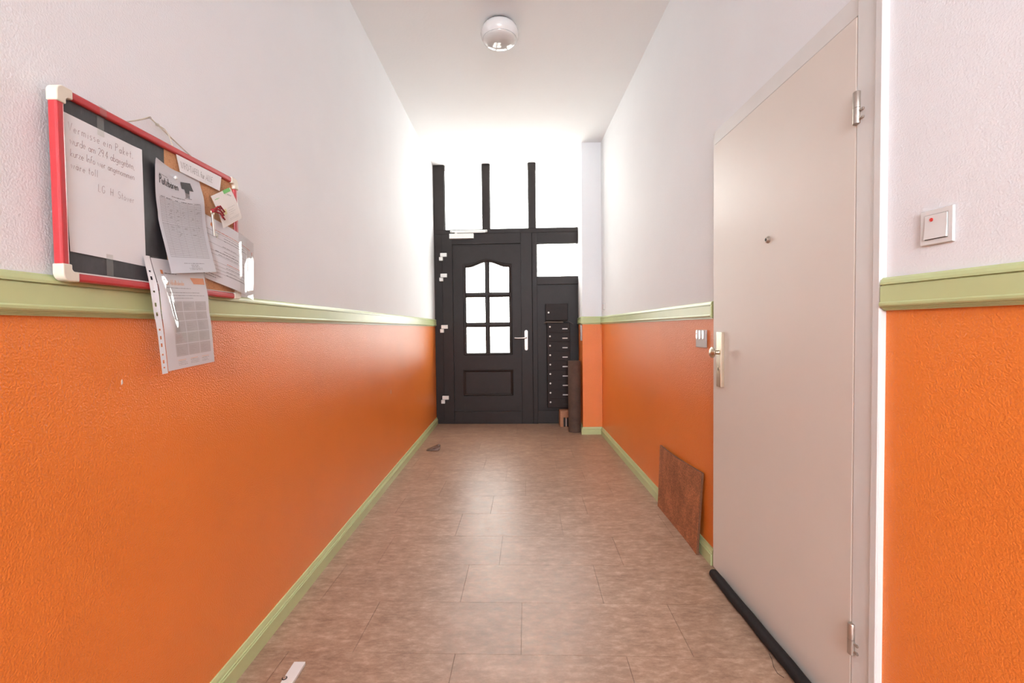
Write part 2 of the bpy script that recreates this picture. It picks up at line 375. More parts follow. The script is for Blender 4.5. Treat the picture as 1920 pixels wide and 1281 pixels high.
L(lambda m_: ringmold(m_, archloop(ox0, ox1, oz0, arch), archloop(ox0-.032, ox1+.036, oz0-.026, lambda x: arch(x)+.040)), 'window_moulding', 'dark', leaf, smooth=True)
def rect(x0, x1, z0, z1): return [(U(x0), z0), (U(x1), z0), (U(x1), z1), (U(x0), z1)]
L(lambda m_: (ringmold(m_, rect(-.570, -.028, .368, .628), rect(-.600, .002, .340, .656), .013),
              m_.box(U(-.560), U(-.038), -.001, .008, .378, .618)), 'panel_moulding', 'dark', leaf)
def muntin(m_, horizontal, a0, a1, c, wd):
    prof = [(-.5, .028), (-.5, .012), (-.34, .007), (-.16, -.001), (.16, -.001), (.34, .007), (.5, .012), (.5, .028)]
    if horizontal: m_.prism([(d, c+wd*t) for t, d in prof], U(a0), U(a1), 0)
    else: m_.prism([(U(c)+wd*t, d) for t, d in prof], a0, a1, 2)
L(lambda m_: muntin(m_, False, oz0, 1.950, -.299, .056), 'muntin', 'dark', leaf)
for z in (1.556, 1.1965): L(lambda m_: muntin(m_, True, ox0, ox1, z, .058), 'muntin', 'dark', leaf)
for x0, x1 in ((ox0, -.322), (-.276, ox1)):
    for z0, z1 in ((oz0, 1.1715), (1.2215, 1.531)): pane(x0, x1, z0, z1, leaf, .024)
    def ap(m_):
        N = 14; xs = [x0+(x1-x0)*i/N for i in range(N+1)]
        m_.prism([(U(x0), 1.578), (U(x1), 1.578)]+[(U(x), arch(x)+.003) for x in xs[::-1]], .024, .030, 1)
    L(ap, 'pane', 'glass', leaf)
# hinges
for z in (2.060, 1.815, 1.199, .343):
    h = L(lambda m_: m_.box(U(-.856), U(-.777), -.030, -.0005, z-.045, z), 'hinge', 'hinge_white', door, bevel=.003)
    L(lambda m_: m_.box(U(-.868), U(-.823), -.040, -.0005, z-.092, z-.048), 'hinge_knuckle', 'hinge_white', h, bevel=.004)
# lever handle on a long round-ended backplate
def bp(m_):
    pts = []
    for k in range(13): a = PI*k/12; pts.append((U(.163)+.0185*math.cos(a), 1.109+.0185*math.sin(a)))
    for k in range(13): a = PI+PI*k/12; pts.append((U(.163)+.0185*math.cos(a), .904+.0185*math.sin(a)))
    m_.prism(pts, -.0225, -.0145, 1)
hp = L(bp, 'handle_plate', 'steel', door, bevel=.0015)
L(lambda m_: m_.tube([(U(.166), -.02, 1.036), (U(.166), -.05, 1.036), (U(.155), -.062, 1.036), (U(.12), -.064, 1.033), (U(.07), -.062, 1.0325), (U(.026), -.060, 1.035)], [.009, .009, .0095, .009, .0085, .0095], 12), 'door_handle', 'steel', hp, smooth=True)
L(lambda m_: m_.lathe([(.0085, 0), (.0085, .004), (.006, .006)], (U(.163), -.0225, .930), (0, -1, 0), 16), 'lock_cylinder', 'champagne', hp)
# door closer
cl = L(lambda m_: m_.box(U(-.736), U(-.447), -.062, -.0145, 2.222, 2.281), 'door_closer', 'hinge_white', door, bevel=.003)
L(lambda m_: m_.box(U(-.729), U(-.287), -.040, -.0005, 2.298, 2.3245), 'closer_rail', 'hinge_white', cl, bevel=.003)
L(lambda m_: (m_.box(U(-.672), U(-.645), -.052, -.030, 2.279, 2.299), m_.prism([(U(-.66), 2.2915), (U(-.31), 2.2915), (U(-.31), 2.2985), (U(-.66), 2.2985)], -.034, -.026, 1)), 'closer_arm', 'hinge_white', cl)
for x in (-.715, -.300): L(lambda m_: m_.lathe([(.0045, 0), (.0045, .002)], (U(x), -.040, 2.311), (0, -1, 0), 10), 'rail_screw', 'gap', cl)

mb = MB(); mb.box(-8, 8, 5.74, 20, -.12, -.03); struct(mb, 'pavement', 'pavement')

# ------------------------------------------------------------------ white apartment door in the right wall
d2 = thing('door_2', None, None, (XR, 1.70, 0), 0, kind='structure')
def fr(m_):
    m_.box(.940, .960, 1.165, 1.252, 0, 2.045); m_.box(.949, .960, 2.128, 2.152, 0, 2.045); m_.box(.944, .960, 1.252, 2.128, 1.985, 2.045)
mbf = MB(); fr(mbf); mbf.build('door_frame', 'frame_white', d2, bevel=.002)
mbf = MB(); mbf.box(.936, .9402, 1.165, 1.186, 0, 2.045); mbf.build('frame_lip', 'frame_white', d2, bevel=.0015)
dl = MB().box(.940, .958, 1.2545, 2.132, .008, 1.982).build('door_leaf', 'leaf', d2, bevel=.003, seg=3)
MB().box(.9555, .9595, 1.250, 1.2546, .008, 1.985).build('shadow_gap', 'gap', dl)
# peephole
mbp = MB(); mbp.lathe([(.0130, 0), (.0130, .003), (.0112, .0050), (.0092, .0055), (.0090, .0085), (.0075, .0100), (.0055, .0100)], (.940, 1.676, 1.4635), (-1, 0, 0), 24)
ph = mbp.build('peephole', 'nickel', dl, smooth=True); mbp = MB(); mbp.lathe([(.0055, 0), (.004, .0008), (0, .001)], (.9300, 1.676, 1.4635), (-1, 0, 0), 16); mbp.build('peephole_lens', 'gap', ph, smooth=True)
# long plate with round knob and keyhole
hp2 = MB().box(.9240, .940, 2.021, 2.066, .876, 1.122).build('handle_plate', 'champagne', d2, bevel=.002, seg=3)
mbk = MB(); mbk.lathe([(.0105, 0), (.0095, .006), (.009, .016), (.012, .019), (.021, .022), (.0245, .026), (.0245, .030), (.019, .035), (.010, .0375), (0, .038)], (.924, 2.0435, 1.031), (-1, 0, 0), 28)
mbk.build('door_knob', 'champagne', hp2, smooth=True)
mbk = MB(); mbk.lathe([(.0085, 0), (.0085, .0015)], (.9240, 2.0435, .958), (-1, 0, 0), 18); mbk.box(.9225, .9237, 2.040, 2.047, .938, .955); kk = mbk.build('lock_cylinder', 'champagne', hp2)
MB().box(.9217, .9224, 2.042, 2.045, .950, .962).build('key_slot', 'gap', hp2)
for z0, z1 in ((1.690, 1.777), (.229, .316)):
    zm = (z0+z1)/2
    mh = MB(); mh.lathe([(.0085, 0), (.0098, .0015), (.0098, zm-z0-.001)], (.937, 1.2475, z0), (0, 0, 1), 20)
    mh.lathe([(.0098, 0), (.0098, z1-zm-.002), (.0085, z1-zm)], (.937, 1.2475, zm), (0, 0, 1), 20)
    hg = mh.build('hinge', 'nickel', d2, smooth=True)
    for zz in (z0+.012, z0+.034):
        mh = MB(); mh.lathe([(.0045, 0), (.0045, .004), (.003, .0055)], (.941, 1.229, zz), (-1, 0, 0), 12); mh.tube([(.938, 1.230, zz), (.938, 1.242, zz)], .003, 8); mh.build('hinge_screw', 'nickel', hg, smooth=True)

# ------------------------------------------------------------------ ceiling lamp
lz = ZC(2.95)
lamp = thing('ceiling_lamp', 'round white glass ceiling lamp above the corridor', 'lamp', (-.061, 2.95, lz))
mb = MB(); mb.lathe([(.070, -.010), (.084, -.009), (.096, -.015), (.110, -.029), (.119, -.048), (.1215, -.066), (.1175, -.084), (.1085, -.099)], (-.061, 2.95, lz), n=56, caps=False)
mb.build('lamp_shade', 'porcelain', lamp, smooth=True)
mb = MB(); mb.lathe([(.1055, -.098), (.1080, -.1005), (.1070, -.104), (.100, -.112), (.088, -.1195), (.070, -.126), (.046, -.1305), (.02, -.1325), (0, -.133)], (-.061, 2.95, lz), n=56, caps=False)
mb.build('lamp_lens', 'lens', lamp, smooth=True)
mb = MB(); mb.lathe([(.080, .01), (.080, -.0095), (.06, -.010)], (-.061, 2.95, lz), n=40); mb.build('mounting_ring', 'gap', lamp)

# ------------------------------------------------------------------ light switches (built at the origin facing -y, then placed)
def switch(label, loc, rotz):
    t = thing('light_switch', label, 'switch', (0, 0, 0), 0, None)
    mb = MB(); h = .040
    rs = []
    for s_, d in ((1.0, 0), (1.0, -.0035), (.975, -.0065), (.70, -.0065), (.69, -.004)):
        rs.append([(x*h*s_, d, z*h*s_) for x, z in ((-1, -1), (1, -1), (1, 1), (-1, 1))])
    mb.rings(rs, True, True); mb.build('switch_plate', 'plastic', t, bevel=.0012)
    mb = MB(); N = 8; a = .0272
    zs = [-a+2*a*i/N for i in range(N+1)]
    mb.rings([[(-a, -.0070-.0030*(1-(z/a))*.5-.0012*(z/a)**2, z) for z in zs]+[(-a, -.003, a), (-a, -.003, -a)],
              [(a, -.0070-.0030*(1-(z/a))*.5-.0012*(z/a)**2, z) for z in zs]+[(a, -.003, a), (a, -.003, -a)]], True, True)
    rk = mb.build('rocker', 'plastic', t, bevel=.0008)
    MB().box(-a, a, -.0068, -.005, -.0285, -.0274).build('gap_line', 'gap', t)
    mb = MB(); mb.lathe([(.0043, 0), (.0040, .0012), (0, .0015)], (-.010, -.0082, .0165), (0, -1, 0), 20); mb.build('red_lens', 'red_dot', rk)
    t.location = loc; t.rotation_euler = (0, 0, rotz)
    return t
# near right: on the short angled wall; its room side faces -x
ang = math.atan2(.160, 1.165)
nearx = lambda y: XR + (1.165-y)*.1373
switch('white rocker switch with red dot on the white wall beside the apartment door', (nearx(1.0425)-.001, 1.0425, 1.3705), -PI/2+ang).scale = (.89, 1, 1)
t = thing('switch_box', 'small light grey switch box with three modelled window reflections on the orange wall beyond the door knob', 'switch', (XR, 2.287, 1.087))
sb = MB().box(.9425, XR-.0003, 2.232, 2.342, 1.043, 1.131).build('box_body', 'matt_plastic', t, bevel=.002)
for y0, y1 in ((2.318, 2.336), (2.280, 2.301), (2.243, 2.263)):  # pale pointed shapes stand in for the entrance windows mirrored in the plastic
    mb = MB(); mb.prism([(y0, 1.1285), (y1, 1.1285), (y1, 1.090), ((y0+y1)/2, 1.084), (y0, 1.090)], .9400, .9430, 0); ky = mb.build('window_reflection', 'plastic', sb, bevel=.0006)
mb = MB(); mb.lathe([(.0042, 0), (.0040, .001), (0, .0013)], (.940, 2.327, 1.112), (-1, 0, 0), 16); mb.build('red_lens', 'red_dot', sb)
switch('small white wall switch above the green rail near the entrance door pilaster', (XR-.0005, 4.74, 1.366), -PI/2)
icr = thing('wall_intercom', 'slim grey panel on the orange side of the pilaster near the mailboxes', 'intercom', (.7505, 4.905, 1.093), math.atan2(.552, .039))
ic = MB(); ic.box(0, .12, 0, .014, -.085, .085); ic.build('intercom_body', 'grey_plastic', icr, bevel=.003, world=False)
ic = MB(); ic.box(.02, .10, .014, .0155, .02, .065); ic.build('speaker_field', 'plastic', icr, world=False)

# ------------------------------------------------------------------ mailboxes
FD = door
def mailunit(name, label, x0, x1, z0, z1, n, label_plate=True):
    t = thing(name, label, 'mailbox', (-.92, 5.50, 0), TH)
    u0, u1 = U(x0), U(x1); df = -.100
    mb = MB(); mb.prism([(u0+.006, z0), (u1-.006, z0), (u1, z0+.006), (u1, z1), (u0, z1), (u0, z0+.006)], df+.006, .0155, 1)
    mb.build('body', 'mailbox', t, world=False, bevel=.002)
    p = (z1-z0)/n
    for k in range(n):
        a, b2 = z1-(k+1)*p, z1-k*p
        dm = MB(); dm.box(u0+.003, u1-.003, df, df+.0055, a+.0018, b2-.0018); dr = dm.build('mailbox_door', 'mailbox', t, world=False, bevel=.0015)
        zl = b2-.044 if n > 1 else z0+.092
        lk = MB(); lk.lathe([(.0105, 0), (.0105, .003), (.0085, .0045), (.003, .0045)], (u0+.034, df, zl), (0, -1, 0), 18); lk.build('lock', 'hinge_white', dr, world=False, smooth=True)
        if label_plate:
            last = (k == n-1)
            lb = MB(); lb.box(u1-.092, u1-.031, df-.0015, df, b2-.074, b2-.062); lb.build('name_plate', 'gap' if last else 'plastic', dr, world=False)
    return t
mailunit('mailbox_tower', 'brown metal mailbox tower with nine locked compartments beside entrance door', .409, .679, .208, 1.207, 9)
mailunit('mailbox_single', 'single brown metal mailbox mounted above the nine-compartment tower', .395, .653, 1.238, 1.432, 1, False)
nl = thing('folded_leaflet', 'tan folded leaflets lying on the mailbox tower, bent strip hanging right', 'leaflet', (-.92, 5.50, 0), TH)
mb = MB()
for i, (a, b2, dz, dd) in enumerate(((.375, .60, .0, -.118), (.385, .60, .006, -.114), (.40, .595, .012, -.110))):
    N = 8; mb.rings([[(U(a+(b2-a)*k/N), y, 1.209+dz+.003*math.sin(k/N*3+i)+tt) for k in range(N+1)] for y, tt in ((dd, 0), (dd, .004), (-.02, .004), (-.02, 0))], False, False)
    mb.rings([[(U(a+(b2-a)*k/N), dd, 1.209+dz+.003*math.sin(k/N*3+i)+tt) for k in range(N+1)] for tt in (0, .004)], False, False)
mb.build('leaflet_stack', 'leaflet', nl, world=False)
mb = MB(); pts = [(U(.56), -.09, 1.224), (U(.61), -.10, 1.231), (U(.65), -.104, 1.226), (U(.685), -.107, 1.212), (U(.715), -.11, 1.192)]
mb.rings([[(p[0], p[1]-.012, p[2]), (p[0], p[1]+.012, p[2]), (p[0], p[1]+.012, p[2]+.002), (p[0], p[1]-.012, p[2]+.002)] for p in pts], True, True)
mb.build('loose_strip', 'brown', nl, world=False)

# ------------------------------------------------------------------ rolled mat and parcel in the corner
t = thing('rolled_mat', 'tall brown rolled-up mat standing in front of the mailbox tower', 'mat', (.679, 5.008, 0))
mb = MB(); N = 110; th = .0085; turns = 2.6
sp = []
for i in range(N+1):
    a = i/N*turns*2*PI; r_ = .0725-(.0105*a/(2*PI)); sp.append((a, r_))
outer = [(.679+r_*math.cos(a+2.4), 5.008+r_*math.sin(a+2.4)) for a, r_ in sp]; inner = [(.679+(r_-th)*math.cos(a+2.4), 5.008+(r_-th)*math.sin(a+2.4)) for a, r_ in sp]
def lev(z): return [(x, y, z) for x, y in outer]+[(x, y, z) for x, y in inner[::-1]]
a0, a1 = lev(.001), lev(.786); n = len(a0)
fs = [(i, (i+1) % n, n+(i+1) % n, n+i) for i in range(n)]
for k in range(N): fs += [(k, k+1, n-2-k, n-1-k), (n+k, n+n-1-k, n+n-2-k, n+k+1)]
mb.add(a0+a1, fs); mb.build('mat_roll', 'roll', t, smooth=True)
t = thing('cardboard_parcel', 'small brown cardboard parcel on the floor below the mailbox tower', 'parcel', (.54, 5.25, 0))
bx = MB().box(.540, .735, 5.235, 5.39, .001, .186).build('carton', 'card', t, bevel=.003)
mb = MB(); mb.box(.577, .60, 5.2335, 5.2349, .005, .112); mb.box(.617, .66, 5.2335, 5.2349, .005, .112); mb.build('printed_band', 'gap', bx)
mb = MB(); mb.box(.603, .614, 5.2335, 5.2349, .012, .10); mb.build('packing_tape', 'grey_plastic', bx)

# ------------------------------------------------------------------ door mat leaning on the right wall
t = thing('coir_doormat', 'woven brown doormat leaning upright against the orange right wall', 'doormat', (.92, 2.56, 0))
def matsurf(s_, v): # s_ 0 far .. 1 near; v 0 bottom .. 1 top
    y = 2.885+(2.255-2.885)*s_ + .012*math.sin(v*3)*(s_-.3)
    z = .002 + (.392+.020*s_)*v*(1-.02*math.sin(s_*PI))
    x = .9165+.0155*v+.005*s_*v - (.010*max(0, s_-.75)/.25*max(0, .5-v)*1.2) - .003*math.sin(s_*6)*v
    return x, y, z
NX, NZ = 60, 40
fr_, bk = [], []
for j in range(NZ+1):
    for i in range(NX+1):
        x, y, z = matsurf(i/NX, j/NZ); fr_.append((x, y, z)); bk.append((x+.0115, y, z))
W_ = NX+1
mb = MB(); mb.add(fr_, [(j*W_+i, j*W_+i+1, (j+1)*W_+i+1, (j+1)*W_+i) for j in range(NZ) for i in range(NX)])
mb.build('woven_face', 'coir', t, smooth=True)
mb = MB(); B = len(bk); vs2 = bk+fr_; f2 = [(j*W_+i, (j+1)*W_+i, (j+1)*W_+i+1, j*W_+i+1) for j in range(NZ) for i in range(NX)]
for i in range(NX): f2 += [(i, i+1, B+i+1, B+i), (NZ*W_+i, B+NZ*W_+i, B+NZ*W_+i+1, NZ*W_+i+1)]
for j in range(NZ): f2 += [(j*W_, B+j*W_, B+(j+1)*W_, (j+1)*W_), (j*W_+NX, (j+1)*W_+NX, B+(j+1)*W_+NX, B+j*W_+NX)]
mb.add(vs2, f2); mb.build('backing', 'coir_edge', t)

# ------------------------------------------------------------------ draught excluder along the apartment door
t = thing('draught_excluder', 'black foam roll lying on the floor along the apartment door', 'draught excluder', (.905, 1.6, 0))
mb = MB(); pts = []; rad = []
for k in range(6):
    a = k/5*PI/2; pts.append((.905, 2.062-.021*math.sin(a)-.0, .0205)); rad.append(.0205*max(.12, math.sin(a)))
pts = [(.905, 2.062-.0205*(1-math.cos(k/5*PI/2)), .0205) for k in range(6)]; rad = [.0205*max(.08, math.sin(k/5*PI/2)) for k in range(6)]
pts += [(.905+.0015*math.sin(k*1.3), 2.03-.05*k, .0205) for k in range(1, 17)]; rad += [.0205]*16
pts += [(.906, 1.195, .0205)]; rad += [.0205]
mb.tube(pts, rad, 20); mb.build('foam_tube', 'rubber', t, smooth=True)
mb = MB(); mb.tube([(.872, 1.452, .001), (.862, 1.47, .001), (.866, 1.50, .001), (.878, 1.53, .002), (.885, 1.56, .002)], .0007, 5); mb.build('loose_thread', 'rubber', t)

# ------------------------------------------------------------------ small things on the floor
t = thing('door_bracket', 'white plastic strip with a screw lying on the floor near the left baseboard', 'bracket', (-.745, 1.49, 0))
mb = MB(); mb.prism([(-.7635, 1.531), (-.7635, 1.20), (-.724, 1.20), (-.724, 1.531)], .0005, .0125, 2)
pb = mb.build('plastic_strip', 'plastic', t, bevel=.0015)
mb = MB(); mb.lathe([(.0085, 0), (.0085, .0012), (.0060, .0012)], (-.7590, 1.4560, .0123), (0, 0, 1), 20); mb.build('screw_recess', 'gap', pb)
mb = MB(); mb.lathe([(.0058, 0), (.0052, .0025), (.002, .003)], (-.7590, 1.4560, .0132), (0, 0, 1), 18); mb.build('screw_head', 'steel', pb, smooth=True)
t = thing('door_wedge', 'small brown wooden wedge on the floor by the left baseboard, near the entrance', 'door wedge', (-.76, 4.29, 0))
mb = MB(); mb.prism([(-.828, .001), (-.712, .001), (-.712, .017), (-.80, .006)], 4.275, 4.315, 1); mb.build('lower_plank', 'taupe', t, bevel=.001)
mb = MB(); mb.prism([(-.830, .006), (-.824, .001), (-.702, .033), (-.703, .046), (-.722, .0515)], 4.266, 4.322, 1); mb.build('upper_plank', 'brown', t, bevel=.001)
mb = MB(); mb.prism([(-.752, .010), (-.700, .016), (-.702, .034), (-.738, .026)], 4.280, 4.310, 1); mb.build('spacer_block', 'taupe', t, bevel=.001)

# ------------------------------------------------------------------ notice board
BX = -.905
bY0, bY1, bZ0, bZ1 = .911, 1.506, 1.2555, 1.645
board = thing('notice_board', 'red framed board, half chalkboard half cork, hanging by a string', 'notice board', (-.91, 1.2, 1.26))
MB().box(-.914, BX, bY0+.014, 1.200, bZ0+.014, bZ1-.014).build('chalkboard_half', 'chalkboard', board)
MB().box(-.914, BX+.0006, 1.200, bY1-.014, bZ0+.014, bZ1-.014).build('cork_half', 'cork', board)
def edge(z0, z1, y0, y1):
    return MB().box(-.9165, -.8965, y0, y1, z0, z1)
for args in ((bZ0, bZ0+.0175, bY0+.03, bY1-.03), (bZ1-.0175, bZ1, bY0+.03, bY1-.03), (bZ0+.03, bZ1-.03, bY0, bY0+.0175), (bZ0+.03, bZ1-.03, bY1-.0175, bY1)):
    edge(*args).build('frame_edge', 'red', board, bevel=.005, seg=3)
def corner(sy, sz):
    cy = bY0 if sy < 0 else bY1; cz = bZ0 if sz < 0 else bZ1
    R_ = .016; a = .034; wd = .0195; iy, iz = -sy, -sz
    out = [(cy-iy*.001, cz+iz*a)]
    for k in range(9):
        th_ = k/8*PI/2; out.append((cy+iy*(R_-.001-R_*math.cos(th_)), cz+iz*(R_-.001-R_*math.sin(th_))))
    out.append((cy+iy*a, cz-iz*.001)); out += [(cy+iy*a, cz+iz*wd), (cy+iy*(wd+.004), cz+iz*wd), (cy+iy*wd, cz+iz*(wd+.004)), (cy+iy*wd, cz+iz*a)]
    m_ = MB(); m_.prism(out, -.9175, -.8945, 0); m_.build('corner_cap', 'cream', board, bevel=.003, seg=3)
for sy in (-1, 1):
    for sz in (-1, 1): corner(sy, sz)
mb = MB(); mb.box(-.9048, -.9035, bY0+.0175, bY1-.0175, bZ0+.0175, bZ0+.0205); mb.build('inner_bead', 'plastic', board)
# string, knot and nail
mb = MB()
def st(a, b2, sag=0., n=8):
    a, b2 = Vector(a), Vector(b2); return [a.lerp(b2, k/n)+Vector((0, 0, -sag*4*(k/n)*(1-k/n))) for k in range(n+1)]
nail = (-.924, 1.180, 1.7005); kn = (-.925, 1.207, 1.700-.007)
mb.tube(st((-.912, 1.073, 1.640), nail, .003), .0017, 6); mb.tube(st(nail, (-.912, 1.350, 1.640), .001), .0015, 6)
mb.tube([kn, (-.921, 1.226, 1.690), (-.917, 1.236, 1.678), (-.912, 1.237, 1.662), (-.905, 1.236, 1.641)], .0015, 6)
mb.lathe([(.001, -.004), (.004, -.002), (.004, .002), (.001, .004)], kn, (0, 1, .2), 8)
mb.build('hanging_string', 'string', board, smooth=True)
mb = MB(); mb.tube([(-.937, 1.180, 1.698), (-.921, 1.180, 1.6985)], .0014, 8); mb.lathe([(.0035, 0), (.0035, .0012)], (-.922, 1.180, 1.6985), (1, 0, 0), 10); mb.build('nail', 'steel', board)

# paper machinery ------------------------------------------------------
def plerp(P, t):
    n = len(P)-1; k = min(n-1, max(0, int(t*n))); f = t*n-k; return P[k].lerp(P[k+1], f)
class Sheet:
    """a sheet of W x H metres; fn(s, t) gives the 3-D point, s across, t down"""
    def __init__(s, W, H, fn): s.W, s.H, s.fn = W, H, fn
    def p(s, x, y, off=0.):
        a, b2 = x/s.W, y/s.H; P = s.fn(a, b2)
        if off:
            e = 1e-3; n = (s.fn(a+e, b2)-s.fn(a-e, b2)).cross(s.fn(a, b2+e)-s.fn(a, b2-e)).normalized()
            if n.x < 0: n = -n
            P = P+n*off
        return P
    def grid(s, mb, x0, x1, y0, y1, nx, ny, off=0., mi=0):
        vs_ = [s.p(x0+(x1-x0)*i/nx, y0+(y1-y0)*j/ny, off) for j in range(ny+1) for i in range(nx+1)]; w_ = nx+1
        mb.add(vs_, [(j*w_+i, j*w_+i+1, (j+1)*w_+i+1, (j+1)*w_+i) for j in range(ny) for i in range(nx)], mi)
    def line(s, mb, pts, wd, off=.0004, step=.02):
        P = []
        for (a, b2), (c, d) in zip(pts, pts[1:]):
            n = max(1, int(math.hypot(c-a, d-b2)/step))
            P += [(a+(c-a)*k/n, b2+(d-b2)*k/n) for k in range(n)]
        P.append(pts[-1]); vs_ = []
        for i, (x, y) in enumerate(P):
            x0, y0 = P[max(0, i-1)]; x1, y1 = P[min(len(P)-1, i+1)]; l = math.hypot(x1-x0, y1-y0) or 1
            nx, ny = -(y1-y0)/l*wd/2, (x1-x0)/l*wd/2
            vs_ += [s.p(x+nx, y+ny, off), s.p(x-nx, y-ny, off)]
        mb.add(vs_, [(2*i, 2*i+1, 2*i+3, 2*i+2) for i in range(len(P)-1)])
def smooth_edge(ys, P):
    P = [Vector(p) for p in P]
    def f(t):
        for k in range(len(ys)-1):
            if t <= ys[k+1] or k == len(ys)-2:
                u = (t-ys[k])/(ys[k+1]-ys[k]); p0 = P[max(0, k-1)]; p1 = P[k]; p2 = P[k+1]; p3 = P[min(len(P)-1, k+2)]
                return p1+(p2-p1)*u if u < 0 or u > 1 else .5*((2*p1)+(-p0+p2)*u+(2*p0-5*p1+4*p2-p3)*u*u+(-p0+3*p1-3*p2+p3)*u**3)
    return f

# single-stroke letters on a 1-high cell (x right, y up, x-height .5)
def arc(cx, cy, rx, ry, a0, a1, n=8): return [(cx+rx*math.cos(math.radians(a0+(a1-a0)*k/n)), cy+ry*math.sin(math.radians(a0+(a1-a0)*k/n))) for k in range(n+1)]
bowl = arc(.2, .25, .18, .24, 30, 330)
G = {
 'V': (.55, [[(0, 1), (.26, 0), (.52, 1)]]), 'P': (.5, [[(.05, 0), (.05, 1)], [(.05, 1)]+arc(.18, .76, .26, .24, 90, -90)+[(.05, .52)]]),
 'I': (.14, [[(.07, 0), (.07, 1)]]), 'N': (.62, [[(.06, 0), (.06, 1), (.54, 0), (.54, 1)]]), 'F': (.46, [[(.06, 0), (.06, 1), (.42, 1)], [(.06, .52), (.34, .52)]]),
 'O': (.7, [arc(.35, .5, .31, .5, 0, 360, 20)]), 'T': (.58, [[(0, 1), (.54, 1)], [(.27, 1), (.27, 0)]]), 'A': (.62, [[(0, 0), (.3, 1), (.6, 0)], [(.1, .34), (.5, .34)]]),
 'E': (.5, [[(.44, 0), (.06, 0), (.06, 1), (.44, 1)], [(.06, .52), (.36, .52)]]), 'L': (.46, [[(.06, 1), (.06, 0), (.42, 0)]]), 'H': (.6, [[(.06, 0), (.06, 1)], [(.54, 0), (.54, 1)], [(.06, .5), (.54, .5)]]),
 'G': (.6, [arc(.32, .5, .27, .5, 45, 320, 14)+[(.56, .42), (.36, .42)]]), 'S': (.5, [arc(.25, .75, .2, .24, 40, 270, 8)+arc(.25, .26, .21, .25, 90, -140, 8)]),
 'U': (.58, [[(.06, 1), (.06, .3)]+arc(.28, .28, .22, .28, 180, 360, 8)+[(.5, 1)]]),
 '-': (.3, [[(.04, .4), (.26, .4)]]), '.': (.14, [[(.05, 0), (.07, .03)]]), ',': (.16, [[(.08, .06), (.03, -.12)]]),
 '2': (.46, [arc(.22, .76, .19, .23, 160, -20, 8)+[(.03, 0), (.44, 0)]]), '9': (.44, [arc(.2, .74, .17, .24, 0, 360, 12)+[(.37, .74), (.3, 0)]]), '4': (.46, [[(.3, 0), (.3, .98)], [(.3, .98), (.02, .3), (.42, .3)]]),
 'a': (.44, [arc(.2, .25, .17, .24, 0, 360, 12), [(.38, .5), (.38, .03), (.43, 0)]]), 'b': (.44, [[(.04, 1), (.04, 0)], arc(.22, .25, .18, .25, 0, 360, 12)]), 'd': (.44, [[(.38, 1), (.38, 0)], arc(.2, .25, .18, .25, 0, 360, 12)]),
 'e': (.42, [[(.03, .26), (.37, .28)]+arc(.2, .26, .17, .24, 10, 320, 10)]), 'f': (.3, [arc(.22, .82, .14, .17, 60, 180, 5)+[(.08, 0)], [(0, .5), (.24, .5)]]),
 'g': (.44, [arc(.2, .27, .17, .22, 0, 360, 12), [(.38, .5), (.37, -.1)]+arc(.2, -.12, .17, .2, 0, -160, 6)]), 'i': (.14, [[(.07, .5), (.07, 0)], [(.07, .68), (.07, .72)]]),
 'k': (.38, [[(.04, 1), (.04, 0)], [(.32, .5), (.05, .22), (.35, 0)]]), 'l': (.16, [[(.07, 1), (.07, .05), (.13, 0)]]), 'm': (.66, [[(.04, .5), (.04, 0)], [(.04, .35)]+arc(.19, .35, .14, .15, 150, 0, 5)+[(.33, 0)], [(.33, .35)]+arc(.47, .35, .13, .15, 150, 0, 5)+[(.6, 0)]]),
 'n': (.42, [[(.04, .5), (.04, 0)], [(.04, .35)]+arc(.2, .34, .16, .16, 150, 0, 6)+[(.36, 0)]]), 'o': (.42, [arc(.2, .25, .17, .25, 0, 360, 12)]), 'r': (.3, [[(.04, .5), (.04, 0)], [(.04, .3)]+arc(.18, .34, .13, .16, 160, 50, 5)]),
 's': (.34, [arc(.17, .38, .13, .12, 40, 260, 6)+arc(.16, .13, .14, .13, 80, -140, 6)]), 't': (.28, [[(.12, .85), (.12, .08), (.24, 0)], [(0, .55), (.26, .55)]]), 'u': (.42, [[(.04, .5), (.04, .2)]+arc(.2, .18, .16, .18, 180, 340, 6), [(.37, .5), (.37, 0)]]),
 'v': (.36, [[(0, .5), (.17, 0), (.34, .5)]]), 'w': (.56, [[(0, .5), (.13, 0), (.27, .42), (.41, 0), (.54, .5)]]), 'z': (.36, [[(.02, .5), (.32, .5), (.02, 0), (.34, 0)]]),
}
dots = [[(.12, .66), (.12, .70)], [(.28, .66), (.28, .70)]]
for a, b2 in (('ä', 'a'), ('ö', 'o'), ('ü', 'u')): G[a] = (G[b2][0], G[b2][1]+dots)
def write(sh, mb, text, x, y, h, wd, slant=0., rise=0., sx=1., jit=0., serif=False, gap=.12, off=.0004):
    """text with its baseline starting at x, y (metres from the sheet's top left), letter height h"""
    x0 = x
    for ch in text:
        if ch == ' ': x += .38*h*sx; continue
        adv, st_ = G[ch]; jy = random.uniform(-jit, jit)*h
        for s_ in st_:
            pts = [(x+(px+slant*py)*h*sx, y-(py*h)+jy-rise*(x-x0+px*h)) for px, py in s_]
            sh.line(mb, pts, wd, off)
            if serif and ch not in '-O':
                for (px, py) in (s_[0], s_[-1]):
                    if (ch.isupper() and py in (0, 1)) or (not ch.isupper() and py in (0, .5, 1)):
                        if abs(s_[0][0]-s_[-1][0]) > .3 and abs(s_[0][1]-s_[-1][1]) < .01 and ch in 'TFELA':
                            if ch != 'A' or py == .34: continue
                        cx_ = x+px*h*sx; sh.line(mb, [(cx_-.055*h, y-py*h), (cx_+.055*h, y-py*h)], wd*.7, off)
        x += (adv+gap)*h*sx
    return x
